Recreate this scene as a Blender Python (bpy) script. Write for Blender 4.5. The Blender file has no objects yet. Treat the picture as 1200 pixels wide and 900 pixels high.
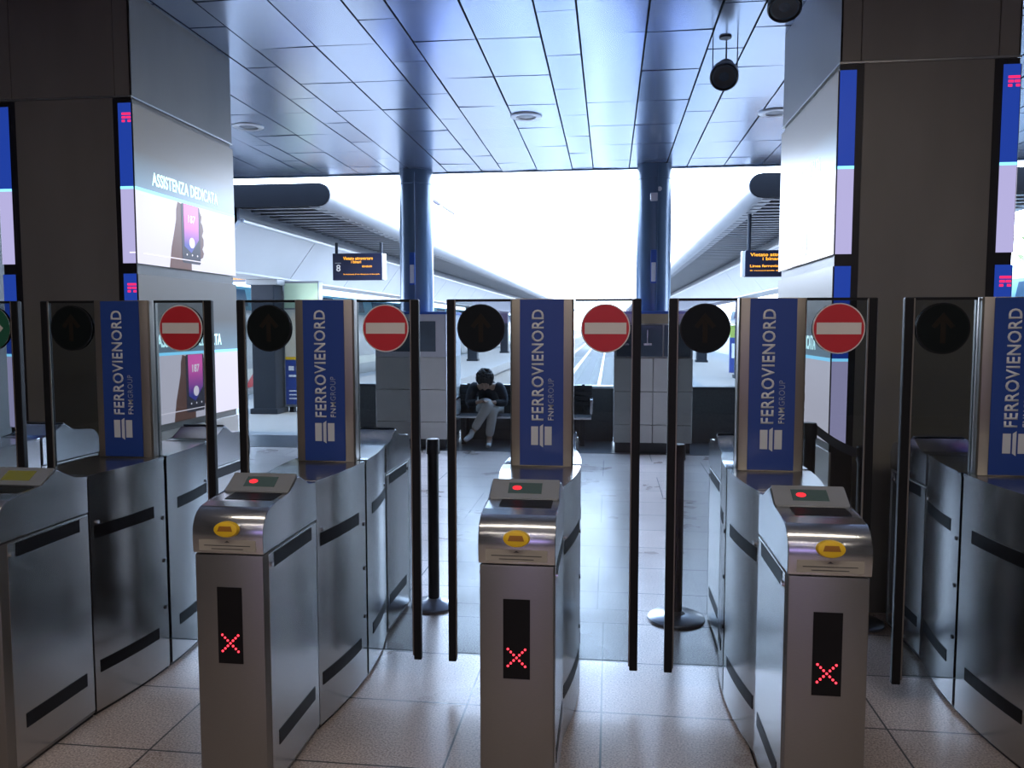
import bpy, bmesh, math, random
from mathutils import Vector, Matrix
random.seed(7)
R = math.radians
scene = bpy.context.scene
COL = scene.collection

# ------------------------------------------------------------------ helpers
def link(o, parent=None):
    COL.objects.link(o)
    if parent is not None:
        o.parent = parent
    return o

def tag(o, label=None, cat=None, group=None, kind=None):
    if label: o['label'] = label
    if cat: o['category'] = cat
    if group: o['group'] = group
    if kind: o['kind'] = kind
    return o

def thing(name, loc, label, cat, group=None, rz=0.0):
    o = bpy.data.objects.new(name, None)
    o.empty_display_size = 0.1
    COL.objects.link(o)
    o.location = loc
    o.rotation_euler = (0, 0, rz)
    return tag(o, label, cat, group)

def obj(name, bm, mat, parent=None, world=None, smooth=None, label=None):
    """bmesh -> one mesh object. world: parent base to subtract when the shape is in world coordinates."""
    if world is not None:
        bmesh.ops.translate(bm, verts=bm.verts, vec=-Vector(world))
    bmesh.ops.recalc_face_normals(bm, faces=bm.faces)
    me = bpy.data.meshes.new(name)
    bm.to_mesh(me)
    bm.free()
    if smooth is not None:
        for p in me.polygons: p.use_smooth = True
        try: me.set_sharp_from_angle(angle=R(smooth))
        except Exception: pass
    for m in (mat if isinstance(mat, (list, tuple)) else [mat]):
        me.materials.append(m)
    o = bpy.data.objects.new(name, me)
    link(o, parent)
    if label: o['label'] = label
    return o

def structure(name, bm, mat, **k):
    return tag(obj(name, bm, mat, **k), kind='structure')

def copy_tree(o, parent=None, skip=()):
    c = o.copy()
    COL.objects.link(c)
    if parent is not None: c.parent = parent
    for ch in list(o.children):
        if ch.name.split('.')[0] in skip: continue
        copy_tree(ch, c, skip)
    return c

def NB(): return bmesh.new()

def box(bm, x0, x1, y0, y1, z0, z1, bev=0.0, seg=2, mi=0):
    m = Matrix.Translation(((x0+x1)/2, (y0+y1)/2, (z0+z1)/2)) @ Matrix.Diagonal((x1-x0, y1-y0, z1-z0, 1))
    n0 = len(bm.faces)
    r = bmesh.ops.create_cube(bm, size=1.0, matrix=m)
    vs = r['verts']
    es = list({e for v in vs for e in v.link_edges})
    if bev > 0:
        bmesh.ops.bevel(bm, geom=es, offset=bev, segments=seg, affect='EDGES', profile=0.5)
    if mi:
        bm.faces.ensure_lookup_table()
        for f in bm.faces[n0:]: f.material_index = mi
    return bm

def prism(bm, pts, lo, hi, axis='x', bev=0.0, seg=2):
    """closed polygon pts extruded along axis. axis x: pts=(y,z); y: pts=(x,z); z: pts=(x,y)."""
    def P(a, b, t):
        return {'x': (t, a, b), 'y': (a, t, b), 'z': (a, b, t)}[axis]
    A = [bm.verts.new(P(a, b, lo)) for a, b in pts]
    B = [bm.verts.new(P(a, b, hi)) for a, b in pts]
    n = len(pts)
    bm.faces.new(A); bm.faces.new(B[::-1])
    for i in range(n):
        bm.faces.new((A[i], B[i], B[(i+1) % n], A[(i+1) % n]))
    if bev > 0:
        es = [e for e in {e for v in A+B for e in v.link_edges} if (e.verts[0] in A) == (e.verts[1] in A)]
        bmesh.ops.bevel(bm, geom=es, offset=bev, segments=seg, affect='EDGES', profile=0.5)
    return bm

def cyl(bm, p0, p1, r0, r1=None, n=24, cap=True):
    r1 = r0 if r1 is None else r1
    p0, p1 = Vector(p0), Vector(p1)
    d = (p1-p0).normalized()
    a = d.orthogonal().normalized(); b = d.cross(a)
    A, B = [], []
    for i in range(n):
        t = 2*math.pi*i/n
        v = a*math.cos(t)+b*math.sin(t)
        A.append(bm.verts.new(p0+v*r0)); B.append(bm.verts.new(p1+v*r1))
    for i in range(n):
        bm.faces.new((A[i], A[(i+1) % n], B[(i+1) % n], B[i]))
    if cap:
        bm.faces.new(A[::-1]); bm.faces.new(B)
    return bm

def lathe(bm, base, axis, prof, n=32):
    """prof: list of (r, t) along axis from base."""
    base, d = Vector(base), Vector(axis).normalized()
    a = d.orthogonal().normalized(); b = d.cross(a)
    rings = []
    for r, t in prof:
        if r < 1e-6:
            rings.append([bm.verts.new(base+d*t)])
        else:
            rings.append([bm.verts.new(base+d*t+(a*math.cos(2*math.pi*i/n)+b*math.sin(2*math.pi*i/n))*r) for i in range(n)])
    for A, B in zip(rings, rings[1:]):
        for i in range(n):
            j = (i+1) % n
            if len(A) == 1 and len(B) == 1: continue
            if len(A) == 1: bm.faces.new((A[0], B[j], B[i]))
            elif len(B) == 1: bm.faces.new((A[i], A[j], B[0]))
            else: bm.faces.new((A[i], A[j], B[j], B[i]))
    return bm

def polyplate(bm, pts, M, t):
    """2-D outline pts (u,v), thickness t along local +w, placed by matrix M (u,v,w -> world)."""
    A = [bm.verts.new(M @ Vector((u, v, 0))) for u, v in pts]
    B = [bm.verts.new(M @ Vector((u, v, t))) for u, v in pts]
    n = len(pts)
    bm.faces.new(A[::-1]); bm.faces.new(B)
    for i in range(n):
        bm.faces.new((A[i], A[(i+1) % n], B[(i+1) % n], B[i]))
    return bm

def frame(o, u, v):
    """matrix whose columns are u, v, u x v at origin o"""
    u, v = Vector(u).normalized(), Vector(v).normalized()
    w = u.cross(v)
    M = Matrix((u, v, w)).transposed().to_4x4()
    M.translation = Vector(o)
    return M

def disc_pts(cx, cy, r, n=40, ry=None):
    ry = ry or r
    return [(cx+r*math.cos(2*math.pi*i/n), cy+ry*math.sin(2*math.pi*i/n)) for i in range(n)]

def rect(x0, x1, y0, y1): return [(x0, y0), (x1, y0), (x1, y1), (x0, y1)]

def rrect(x0, x1, y0, y1, r, n=5):
    out = []
    for cx, cy, a0 in ((x1-r, y0+r, -90), (x1-r, y1-r, 0), (x0+r, y1-r, 90), (x0+r, y0+r, 180)):
        for i in range(n+1):
            a = R(a0+90*i/n)
            out.append((cx+r*math.cos(a), cy+r*math.sin(a)))
    return out

def text_bm(s, M, width=None, height=None, bold=0.0, depth=0.0015, align='L', spacing=1.0):
    cu = bpy.data.curves.new('t', 'FONT')
    cu.body = s; cu.size = 1.0; cu.offset = bold; cu.extrude = 0.0; cu.space_character = spacing
    cu.resolution_u = 3
    o = bpy.data.objects.new('t', cu)
    COL.objects.link(o)
    dg = bpy.context.evaluated_depsgraph_get()
    me = o.evaluated_get(dg).to_mesh()
    bm = NB(); bm.from_mesh(me)
    o.evaluated_get(dg).to_mesh_clear()
    bpy.data.objects.remove(o); bpy.data.curves.remove(cu)
    xs = [v.co.x for v in bm.verts]; ys = [v.co.y for v in bm.verts]
    x0, x1, y0, y1 = min(xs), max(xs), min(ys), max(ys)
    sx = sy = None
    if width: sx = width/(x1-x0)
    if height: sy = height/(y1-y0)
    sx = sx or sy; sy = sy or sx
    for v in bm.verts:
        v.co = Vector(((v.co.x-x0)*sx, (v.co.y-y0)*sy, 0))
    if depth:
        r = bmesh.ops.extrude_face_region(bm, geom=bm.faces[:])
        bmesh.ops.translate(bm, verts=[g for g in r['geom'] if isinstance(g, bmesh.types.BMVert)], vec=(0, 0, depth))
    bm.transform(M)
    return bm

# ------------------------------------------------------------------ materials
def base_mat(name):
    m = bpy.data.materials.new(name); m.use_nodes = True
    nt = m.node_tree
    return m, nt, nt.nodes['Principled BSDF']

def mat(name, col, rough=0.5, metal=0.0, var=0.12, scale=8.0, stretch=(1, 1, 1), bump=0.0, bscale=None, rvar=0.0, spec=0.5, coat=0.0):
    m, nt, b = base_mat(name)
    L = nt.links.new
    tc = nt.nodes.new('ShaderNodeTexCoord')
    mp = nt.nodes.new('ShaderNodeMapping'); mp.inputs['Scale'].default_value = stretch
    no = nt.nodes.new('ShaderNodeTexNoise'); no.inputs['Scale'].default_value = scale; no.inputs['Detail'].default_value = 4
    L(tc.outputs['Object'], mp.inputs[0]); L(mp.outputs[0], no.inputs['Vector'])
    mx = nt.nodes.new('ShaderNodeMix'); mx.data_type = 'RGBA'
    c = Vector(col[:3])
    mx.inputs[6].default_value = (*[max(0, x*(1-var)) for x in c], 1)
    mx.inputs[7].default_value = (*[min(1, x*(1+var)) for x in c], 1)
    L(no.outputs['Fac'], mx.inputs[0]); L(mx.outputs[2], b.inputs['Base Color'])
    b.inputs['Roughness'].default_value = rough; b.inputs['Metallic'].default_value = metal
    b.inputs['Specular IOR Level'].default_value = spec
    if coat: b.inputs['Coat Weight'].default_value = coat
    if rvar:
        mr = nt.nodes.new('ShaderNodeMapRange')
        mr.inputs['To Min'].default_value = max(0.02, rough-rvar); mr.inputs['To Max'].default_value = rough+rvar
        L(no.outputs['Fac'], mr.inputs['Value']); L(mr.outputs[0], b.inputs['Roughness'])
    if bump:
        bp = nt.nodes.new('ShaderNodeBump'); bp.inputs['Strength'].default_value = bump; bp.inputs['Distance'].default_value = 0.002
        src = no
        if bscale:
            src = nt.nodes.new('ShaderNodeTexNoise'); src.inputs['Scale'].default_value = bscale
            L(mp.outputs[0], src.inputs['Vector'])
        L(src.outputs['Fac'], bp.inputs['Height']); L(bp.outputs[0], b.inputs['Normal'])
    return m

def emit(name, col, s=1.0, base=(0.01, 0.01, 0.012), rough=0.3):
    m, nt, b = base_mat(name)
    b.inputs['Base Color'].default_value = (*base, 1)
    b.inputs['Roughness'].default_value = rough
    b.inputs['Emission Color'].default_value = (*col, 1)
    b.inputs['Emission Strength'].default_value = s; b.inputs['Specular IOR Level'].default_value = .25
    return m

def gradient_emit(name, c0, c1, axis, lo, hi, s=1.0):
    m, nt, b = base_mat(name)
    L = nt.links.new
    tc = nt.nodes.new('ShaderNodeTexCoord'); sp = nt.nodes.new('ShaderNodeSeparateXYZ')
    L(tc.outputs['Object'], sp.inputs[0])
    mr = nt.nodes.new('ShaderNodeMapRange'); mr.inputs['From Min'].default_value = lo; mr.inputs['From Max'].default_value = hi
    L(sp.outputs[axis], mr.inputs['Value'])
    cr = nt.nodes.new('ShaderNodeValToRGB')
    cr.color_ramp.elements[0].color = (*c0, 1); cr.color_ramp.elements[1].color = (*c1, 1)
    L(mr.outputs[0], cr.inputs[0]); L(cr.outputs[0], b.inputs['Emission Color'])
    b.inputs['Emission Strength'].default_value = s; b.inputs['Base Color'].default_value = (.01, .01, .012, 1); b.inputs['Roughness'].default_value = .3
    return m

def glass_mat(name, tint, refl=0.05):
    m = bpy.data.materials.new(name); m.use_nodes = True
    nt = m.node_tree; nt.nodes.clear(); L = nt.links.new
    out = nt.nodes.new('ShaderNodeOutputMaterial')
    tr = nt.nodes.new('ShaderNodeBsdfTransparent'); tr.inputs[0].default_value = (*tint, 1)
    gl = nt.nodes.new('ShaderNodeBsdfGlossy'); gl.inputs['Roughness'].default_value = 0.02; gl.inputs['Color'].default_value = (.9, .93, .95, 1)
    fr = nt.nodes.new('ShaderNodeFresnel'); fr.inputs['IOR'].default_value = 1.35
    mx = nt.nodes.new('ShaderNodeMixShader')
    L(fr.outputs[0], mx.inputs[0]); L(tr.outputs[0], mx.inputs[1]); L(gl.outputs[0], mx.inputs[2]); L(mx.outputs[0], out.inputs[0])
    return m

def floor_mat():
    m, nt, b = base_mat('granite_floor')
    L = nt.links.new; N = nt.nodes.new
    tc = N('ShaderNodeTexCoord'); sp = N('ShaderNodeSeparateXYZ'); L(tc.outputs['Object'], sp.inputs[0])
    def math_(op, a, bb=None, c=None):
        n = N('ShaderNodeMath'); n.operation = op
        for i, v in enumerate((a, bb, c)):
            if v is None: continue
            if isinstance(v, (int, float)): n.inputs[i].default_value = v
            else: L(v, n.inputs[i])
        return n.outputs[0]
    def lines(src, off, period, w):
        t = math_('SUBTRACT', src, off - period*100)
        f = math_('FRACT', math_('DIVIDE', t, period))
        d = math_('MINIMUM', f, math_('SUBTRACT', 1.0, f))
        return math_('LESS_THAN', d, w/period)
    x, y = sp.outputs[0], sp.outputs[1]
    ly = lines(y, 3.71, 0.502, 0.0042)
    ly2 = math_('LESS_THAN', math_('ABSOLUTE', math_('SUBTRACT', y, 4.42)), 0.003)
    near = math_('LESS_THAN', y, 4.22)
    lx1 = math_('MULTIPLY', lines(x, -0.02, 0.565, 0.004), near)
    # alternating joints further on
    row = math_('FLOOR', math_('DIVIDE', math_('SUBTRACT', y, 4.42), 1.004))
    alt = math_('MULTIPLY', math_('MODULO', math_('ADD', row, 100.0), 2.0), 0.565)
    lx2 = math_('MULTIPLY', lines(math_('ADD', x, alt), -0.055, 1.13, 0.0042), math_('SUBTRACT', 1.0, near))
    mask = math_('MAXIMUM', math_('MAXIMUM', ly, ly2), math_('MAXIMUM', lx1, lx2))
    n1 = N('ShaderNodeTexNoise'); n1.inputs['Scale'].default_value = 130; n1.inputs['Detail'].default_value = 2
    n2 = N('ShaderNodeTexNoise'); n2.inputs['Scale'].default_value = 2.2; n2.inputs['Detail'].default_value = 5
    vo = N('ShaderNodeTexVoronoi'); vo.inputs['Scale'].default_value = 130
    for n in (n1, n2, vo): L(tc.outputs['Object'], n.inputs['Vector'])
    r1 = N('ShaderNodeValToRGB'); r1.color_ramp.elements[0].position = .33; r1.color_ramp.elements[1].position = .66
    r1.color_ramp.elements[0].color = (.34, .265, .235, 1); r1.color_ramp.elements[1].color = (.82, .70, .64, 1)
    L(n1.outputs['Fac'], r1.inputs[0])
    mx = N('ShaderNodeMix'); mx.data_type = 'RGBA'; mx.blend_type = 'MULTIPLY'; mx.inputs[0].default_value = 1.0
    r2 = N('ShaderNodeValToRGB'); r2.color_ramp.elements[0].color = (.78, .76, .75, 1); r2.color_ramp.elements[1].color = (1, 1, 1, 1)
    r2.color_ramp.elements[0].position = .3; r2.color_ramp.elements[1].position = .65
    L(n2.outputs['Fac'], r2.inputs[0]); L(r1.outputs[0], mx.inputs[6]); L(r2.outputs[0], mx.inputs[7])
    # per slab tone
    cell = N('ShaderNodeTexWhiteNoise'); cell.noise_dimensions = '2D'
    cb = N('ShaderNodeCombineXYZ')
    L(math_('FLOOR', math_('DIVIDE', math_('SUBTRACT', x, -0.02), .565)), cb.inputs[0]); L(math_('FLOOR', math_('DIVIDE', math_('SUBTRACT', y, 3.71), .502)), cb.inputs[1])
    L(cb.outputs[0], cell.inputs['Vector'])
    mt = N('ShaderNodeMix'); mt.data_type = 'RGBA'; mt.blend_type = 'MULTIPLY'; mt.inputs[0].default_value = 1.0
    r3 = N('ShaderNodeValToRGB'); r3.color_ramp.elements[0].color = (.88, .88, .88, 1)
    L(cell.outputs['Value'], r3.inputs[0]); L(mx.outputs[2], mt.inputs[6]); L(r3.outputs[0], mt.inputs[7])
    mj = N('ShaderNodeMix'); mj.data_type = 'RGBA'; mj.inputs[7].default_value = (.035, .03, .03, 1)
    L(mask, mj.inputs[0]); L(mt.outputs[2], mj.inputs[6]); L(mj.outputs[2], b.inputs['Base Color'])
    mr = N('ShaderNodeMapRange'); mr.inputs['To Min'].default_value = .20; mr.inputs['To Max'].default_value = .40
    L(n2.outputs['Fac'], mr.inputs['Value']); L(mr.outputs[0], b.inputs['Roughness'])
    b.inputs['Specular IOR Level'].default_value = .55
    return m

M = {}
M['floor'] = floor_mat()
M['steel'] = mat('brushed_steel', (.50, .49, .48), .23, 1.0, .03, 2, (3, 3, .3), 0, None, .015)
M['steel_face'] = mat('grained_steel', (.28, .275, .27), .42, .9, .10, 60, (1, 1, 14), .06, 90, .05)
M['hood'] = mat('polished_steel', (.55, .56, .57), .2, .95, .05, 6, (1, 20, 20), 0, None, .04)
M['grey_plate'] = mat('grey_anodised', (.36, .38, .40), .42, .55, .06, 20)
M['black'] = mat('black_rubber', (.012, .012, .013), .5, 0, .2, 30)
M['smoked'] = mat('smoked_window', (.008, .008, .010), .4, 0, .2, 10, spec=.15)
M['yellow'] = mat('yellow_plastic', (.78, .50, .015), .4, 0, .06, 20)
M['orange'] = mat('orange_slot', (.32, .13, .01), .5, 0, .1, 20)
M['paper'] = mat('notice_paper', (.34, .32, .28), .6, 0, .08, 30)
M['print'] = mat('notice_print', (.06, .06, .06), .6, 0, .1, 30)
M['lcd'] = emit('lcd_green', (.05, .075, .07), .42, rough=.15)
M['lcd_olive'] = emit('lcd_olive', (.13, .12, .02), .4, rough=.15)
M['red_led'] = emit('red_led', (1, .03, .05), 3.0)
M['red_dot'] = emit('red_dot', (1, .02, .03), 1.6)
M['blue'] = mat('blue_panel', (.019, .060, .29), .35, 0, .05, 4)
M['letter'] = mat('pale_lettering', (.62, .66, .72), .5, 0, .03, 20)
M['letter_dim'] = mat('slim_pale_lettering', (.30, .36, .50), .5, 0, .03, 20)
M['alu'] = mat('champagne_aluminium', (.30, .275, .245), .4, .85, .06, 40, (1, 1, .05))
M['glass'] = glass_mat('smoky_glass', (.64, .665, .67))
M['glass_edge'] = mat('dark_glass_edge', (.03, .04, .04), .3, 0, .1, 20)
M['edge'] = mat('dark_edge_profile', (.011, .012, .014), .4, 0, .2, 20, spec=.2)
M['disc_red'] = mat('red_disc', (.55, .022, .035), .4, 0, .05, 10)
M['disc_white'] = mat('white_bar', (.72, .70, .70), .4, 0, .04, 10)
M['disc_dark'] = mat('dark_disc', (.007, .010, .011), .35, 0, .2, 10, spec=.12)
M['arrow_dark'] = mat('faint_arrow', (.018, .015, .012), .5, 0, .1, 10, spec=.12)
M['disc_green'] = mat('green_disc', (.02, .13, .075), .4, 0, .06, 10)
M['stone'] = mat('dark_pillar_stone', (.22, .212, .195), .36, 0, .28, 2.2, (1, 1, .35), .05, 30, .08)
M['stone_pale'] = mat('cream_plinth', (.62, .58, .52), .35, 0, .08, 5)
M['frame'] = mat('black_screen_frame', (.012, .012, .014), .4, 0, .2, 10)
M['joint'] = mat('steel_joint', (.5, .5, .48), .3, .9, .1, 20)
M['ceiling'] = mat('metal_ceiling', (.46, .54, .69), .21, .85, .06, .8, (1, 1, 1), .0, None, .03)
M['plenum'] = mat('ceiling_void', (.03, .035, .045), .8, 0, .2, 5)
M['column'] = mat('blue_grey_column', (.10, .16, .25), .28, .25, .08, 3)
M['wall'] = mat('hall_wall', (.16, .155, .15), .6, 0, .15, 2)
M['ped'] = mat('pedestal_panel', (.50, .49, .47), .38, .1, .10, 3)
M['plinth'] = mat('black_plinth', (.02, .02, .022), .4, 0, .2, 10)
M['dark_granite'] = mat('dark_granite', (.05, .052, .06), .35, 0, .3, 60)
M['parapet'] = mat('speckled_parapet', (.10, .105, .11), .5, 0, .55, 45)
M['platform'] = mat('platform_paving', (.21, .205, .20), .7, 0, .12, 1.5)
M['ballast'] = mat('track_ballast', (.17, .155, .14), .95, 0, .45, 14, (1, 1, 1), .6, 30)
M['rail'] = mat('rail_steel', (.45, .42, .40), .3, .8, .1, 4)
M['concrete'] = mat('sleeper_concrete', (.34, .32, .29), .9, 0, .15, 8)
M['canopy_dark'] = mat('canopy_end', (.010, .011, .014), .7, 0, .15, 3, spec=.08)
M['canopy_nose'] = mat('canopy_nose_metal', (.22, .23, .25), .45, .6, .22, 3, (1, .3, 1))
M['slat'] = mat('canopy_slat', (.20, .21, .23), .4, .5, .12, 3)
M['soffit'] = mat('white_soffit', (.42, .43, .44), .5, 0, .05, 2)
M['pillar_dark'] = mat('dark_platform_column', (.020, .024, .032), .6, 0, .15, 3, spec=.12)
M['board'] = mat('departure_board_face', (.012, .014, .035), .35, 0, .1, 10)
M['board_side'] = mat('white_board_side', (.72, .70, .66), .5, 0, .05, 10)
M['amber'] = emit('amber_led', (1.0, .42, .02), 1.5)
M['white_dim'] = emit('white_glyph', (.55, .6, .7), .8)
M['train_white'] = mat('train_white', (.36, .35, .33), .35, 0, .05, 2, coat=.3)
M['train_teal'] = mat('train_teal', (.03, .16, .20), .35, 0, .06, 2, coat=.3)
M['train_red'] = mat('train_red', (.55, .03, .03), .35, 0, .06, 2)
M['train_glass'] = mat('train_glass', (.03, .06, .09), .08, 0, .1, 4)
M['train_grey'] = mat('train_grey', (.22, .23, .24), .4, .1, .06, 2)
M['lime'] = mat('lime_top', (.36, .48, .10), .5, 0, .06, 4)
M['pale_green'] = mat('pale_green_panel', (.50, .62, .42), .5, 0, .06, 4)
M['poster_blue'] = mat('poster_blue', (.03, .06, .26), .45, 0, .1, 5)
M['poster_cream'] = mat('poster_cream', (.62, .58, .48), .5, 0, .1, 6)
M['sign_blue'] = mat('column_sign_blue', (.02, .08, .35), .4, 0, .05, 10)
M['sign_white'] = mat('column_sign_white', (.75, .78, .82), .4, 0, .05, 10)
M['machine_frame'] = mat('machine_frame', (.50, .50, .54), .4, .1, .05, 6)
M['machine_screen'] = mat('machine_screen', (.05, .07, .10), .15, 0, .3, 5)
M['machine_band'] = mat('machine_band', (.30, .25, .17), .4, .2, .1, 10)
M['speaker'] = mat('speaker_casing', (.030, .034, .042), .4, .2, .15, 20)
M['rubber'] = mat('stanchion_black', (.014, .014, .016), .45, .1, .15, 20)
M['stan_base'] = mat('stanchion_base', (.30, .32, .35), .28, .8, .1, 20)
M['belt'] = mat('belt_webbing', (.10, .12, .16), .7, 0, .1, 120)
M['skin'] = mat('skin', (.40, .25, .18), .55, 0, .06, 20)
M['jacket'] = mat('dark_jacket', (.018, .019, .026), .85, 0, .25, 30)
M['trousers'] = mat('pale_trousers', (.50, .47, .44), .85, 0, .12, 30)
M['shoe'] = mat('pale_shoe', (.55, .56, .58), .6, 0, .1, 30)
M['hair'] = mat('dark_hair', (.016, .013, .012), .75, 0, .4, 60, (1, 1, 1), .8, 90)
M['bench'] = mat('bench_metal', (.035, .037, .042), .4, .4, .1, 20)
M['chrome'] = mat('bright_armrest', (.7, .7, .72), .2, .95, .05, 10)
M['bark'] = mat('bark', (.12, .09, .06), .9, 0, .3, 20)
M['leaf'] = mat('foliage', (.13, .20, .07), .7, 0, .5, 3)
M['insulator'] = mat('insulator_brown', (.10, .09, .11), .4, 0, .1, 20)
M['lamp_ring'] = mat('downlight_ring', (.55, .57, .60), .3, .6, .05, 10)
M['lamp_lens'] = mat('downlight_lens', (.20, .23, .28), .25, 0, .1, 10)
# screen pictures
M['s_blue'] = emit('screen_blue', (.014, .05, .36), .72)
M['s_head_glare'] = gradient_emit('screen_header_glare', (.12, .21, .30), (.085, .085, .085), 2, .465, .70)  # glancing-angle greying and cyan glow painted into the side header colour
M['s_cyan'] = emit('screen_cyan', (.22, .66, 1.0), 1.4)
M['s_lav'] = emit('screen_lavender', (.47, .44, .74), .75)
M['s_white'] = emit('screen_white', (.74, .72, .88), .82)
M['s_text'] = emit('screen_text', (.55, .92, 1.0), 1.5)
M['s_emblem'] = emit('screen_emblem', (.85, .02, .12), 1.1)
M['s_hand'] = emit('screen_hand', (.15, .075, .06), .8)
M['s_phone'] = emit('screen_phone', (.030, .028, .045), 1.0)
M['s_icon'] = emit('screen_icon', (.85, .8, .95), 1.0)
M['s_glow'] = gradient_emit('screen_glow', (.03, .03, .30), (.80, .09, .50), 2, -.08, .12)

# ------------------------------------------------------------------ camera
cam_d = bpy.data.cameras.new('camera')
cam = bpy.data.objects.new('camera', cam_d); COL.objects.link(cam)
cam_d.sensor_width = 36; cam_d.sensor_fit = 'HORIZONTAL'; cam_d.lens = 930/1200*36
cam_d.clip_start = .05; cam_d.clip_end = 1000
cam.location = (0, 0, 1.6)
cam.rotation_euler = (math.pi/2-math.atan2(68, 930), 0, math.atan2(114, 930))
scene.camera = cam

# ------------------------------------------------------------------ setting
CZ = 3.65; EDGE = 10.62
bm = NB(); box(bm, -9, 9, -8, 11.12, -.25, 0)
structure('floor', bm, M['floor'])
bm = NB(); box(bm, -9, 9, 9.95, 11.05, 0.0005, .004)
structure('trim_1', bm, M['dark_granite'])

# ceiling: metal tiles hung under a dark void
bm = NB()
xs = []; x = -1.70-1.20*7
cols = []
k = 0
while x < 9:
    cols.append((x, x+.27, True)); cols.append((x+.27, x+.735, False)); cols.append((x+.735, x+1.20, False))
    x += 1.20
for (a, b, nar) in cols:
    y = (5.33 if nar else 5.78) - .865*16
    while y < EDGE-.01:
        y1 = min(y+.865, EDGE)
        if y1 > -7.95 and b > -9 and a < 9:
            g = .007
            yy0, yy1 = max(y, -7.95)+g, y1-g
            if yy1-yy0 > .02:
                t1, t2 = random.gauss(0, .0018), random.gauss(0, .0018)
                vs = []
                for (px, py, s, t) in ((a+g, yy0, -1, -1), (b-g, yy0, 1, -1), (b-g, yy1, 1, 1), (a+g, yy1, -1, 1)):
                    vs.append(bm.verts.new((px, py, CZ+t1*s+t2*t)))
                f = bm.faces.new(vs)
        y += .865
r = bmesh.ops.extrude_face_region(bm, geom=bm.faces[:])
bmesh.ops.translate(bm, verts=[g for g in r['geom'] if isinstance(g, bmesh.types.BMVert)], vec=(0, 0, .02))
ceil = structure('ceiling', bm, M['ceiling'])
bm = NB(); box(bm, -9, 9, -8, EDGE, CZ+.03, CZ+.35)
structure('ceiling_slab', bm, M['plenum'])
bm = NB(); box(bm, -9, 9, EDGE, EDGE+.06, CZ-.012, CZ+.42)
structure('trim_2', bm, M['column'])
for nm, (x0, x1, y0, y1) in {'wall_left': (-8.7, -8.5, -8, 10.6), 'wall_right': (9, 9.2, -8, 10.6), 'wall_back': (-9.2, 9.2, -8.2, -8)}.items():
    bm = NB(); box(bm, x0, x1, y0, y1, 0, CZ+.3)
    structure(nm, bm, M['wall'])

# platforms, track bed
def platform(name, x0, x1):
    bm = NB(); box(bm, x0, x1, 11.12, 150, -.3, 0); box(bm, x0+.12, x1-.12, 11.12, 150, -1.2, -.3)
    structure(name, bm, M['platform'])
platform('platform_floor', -8.3, -4.45)
platform('platform_floor.001', 1.9, 6.6)
bm = NB(); box(bm, -9, 9, 11.0, 11.12, -1.2, -.25); structure('wall_track_end', bm, M['parapet'])
bm = NB(); box(bm, -300, 300, 10.9, 600, -1.4, -1.2); structure('ground', bm, M['ballast'])

# low parapet walls between the pedestals
def parapet(name, x0, x1, cap):
    bm = NB(); box(bm, x0, x1, 11.0, 11.12, 0, .74)
    w = structure(name, bm, M['parapet'])
    bm = NB(); box(bm, x0, x1, 10.97, 11.16, .74, .775, .006)
    c = structure(name+'_cap', bm, cap)
parapet('wall_parapet_mid', -2.08, .06, M['sign_white'])  # white cap: sunlight on its top put into the colour
parapet('wall_parapet_right', 1.02, 2.6, M['dark_granite'])
parapet('wall_parapet_left', -3.75, -3.02, M['dark_granite'])

# ------------------------------------------------------------------ round columns on pedestals
def column(x, label, sign_x, box_on):
    t = thing('round_column', (x, 10.5, 0), label, 'column')
    bm = NB(); cyl(bm, (0, 0, 1.78), (0, 0, CZ-.002), .222, n=48)
    obj('shaft', bm, M['column'], t, smooth=40)
    bm = NB(); lathe(bm, (0, 0, 3.46), (0, 0, 1), [(.223, 0), (.2265, .004), (.2265, .012), (.223, .016)], 48)
    obj('collar', bm, M['column'], t, smooth=40)
    # narrow flag sign on the shaft
    s = NB(); box(s, sign_x-.035, sign_x+.035, -.262, -.20, 2.14, 2.56, .004)
    so = obj('platform_sign', s, M['sign_blue'], t)
    s = NB(); polyplate(s, rrect(sign_x-.028, sign_x+.028, 2.16, 2.40, .006), frame((0, -.262, 0), (1, 0, 0), (0, 0, 1)), .002)
    obj('white_field', s, M['sign_white'], so)
    if box_on:
        s = NB(); box(s, -.06, .03, -.25, -.19, 3.17, 3.27, .006)
        obj('junction_box', s, M['lamp_ring'], t)
        s = NB(); cyl(s, (.055, -.23, 3.32), (.055, -.20, 3.32), .028); obj('round_detector', s, M['sign_white'], t)
    # conduit along the shaft
    s = NB(); cyl(s, (.03, -.228, 1.8), (.03, -.228, 3.6), .008, n=8); obj('conduit', s, M['column'], t)
    return t
column(-2.575, 'blue grey round column with narrow blue sign, above the pedestal with dark poster panel', .0, None)
column(.555, 'blue grey round column with small box near its top, above the pedestal with ticket screens', -.01, True)

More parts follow.
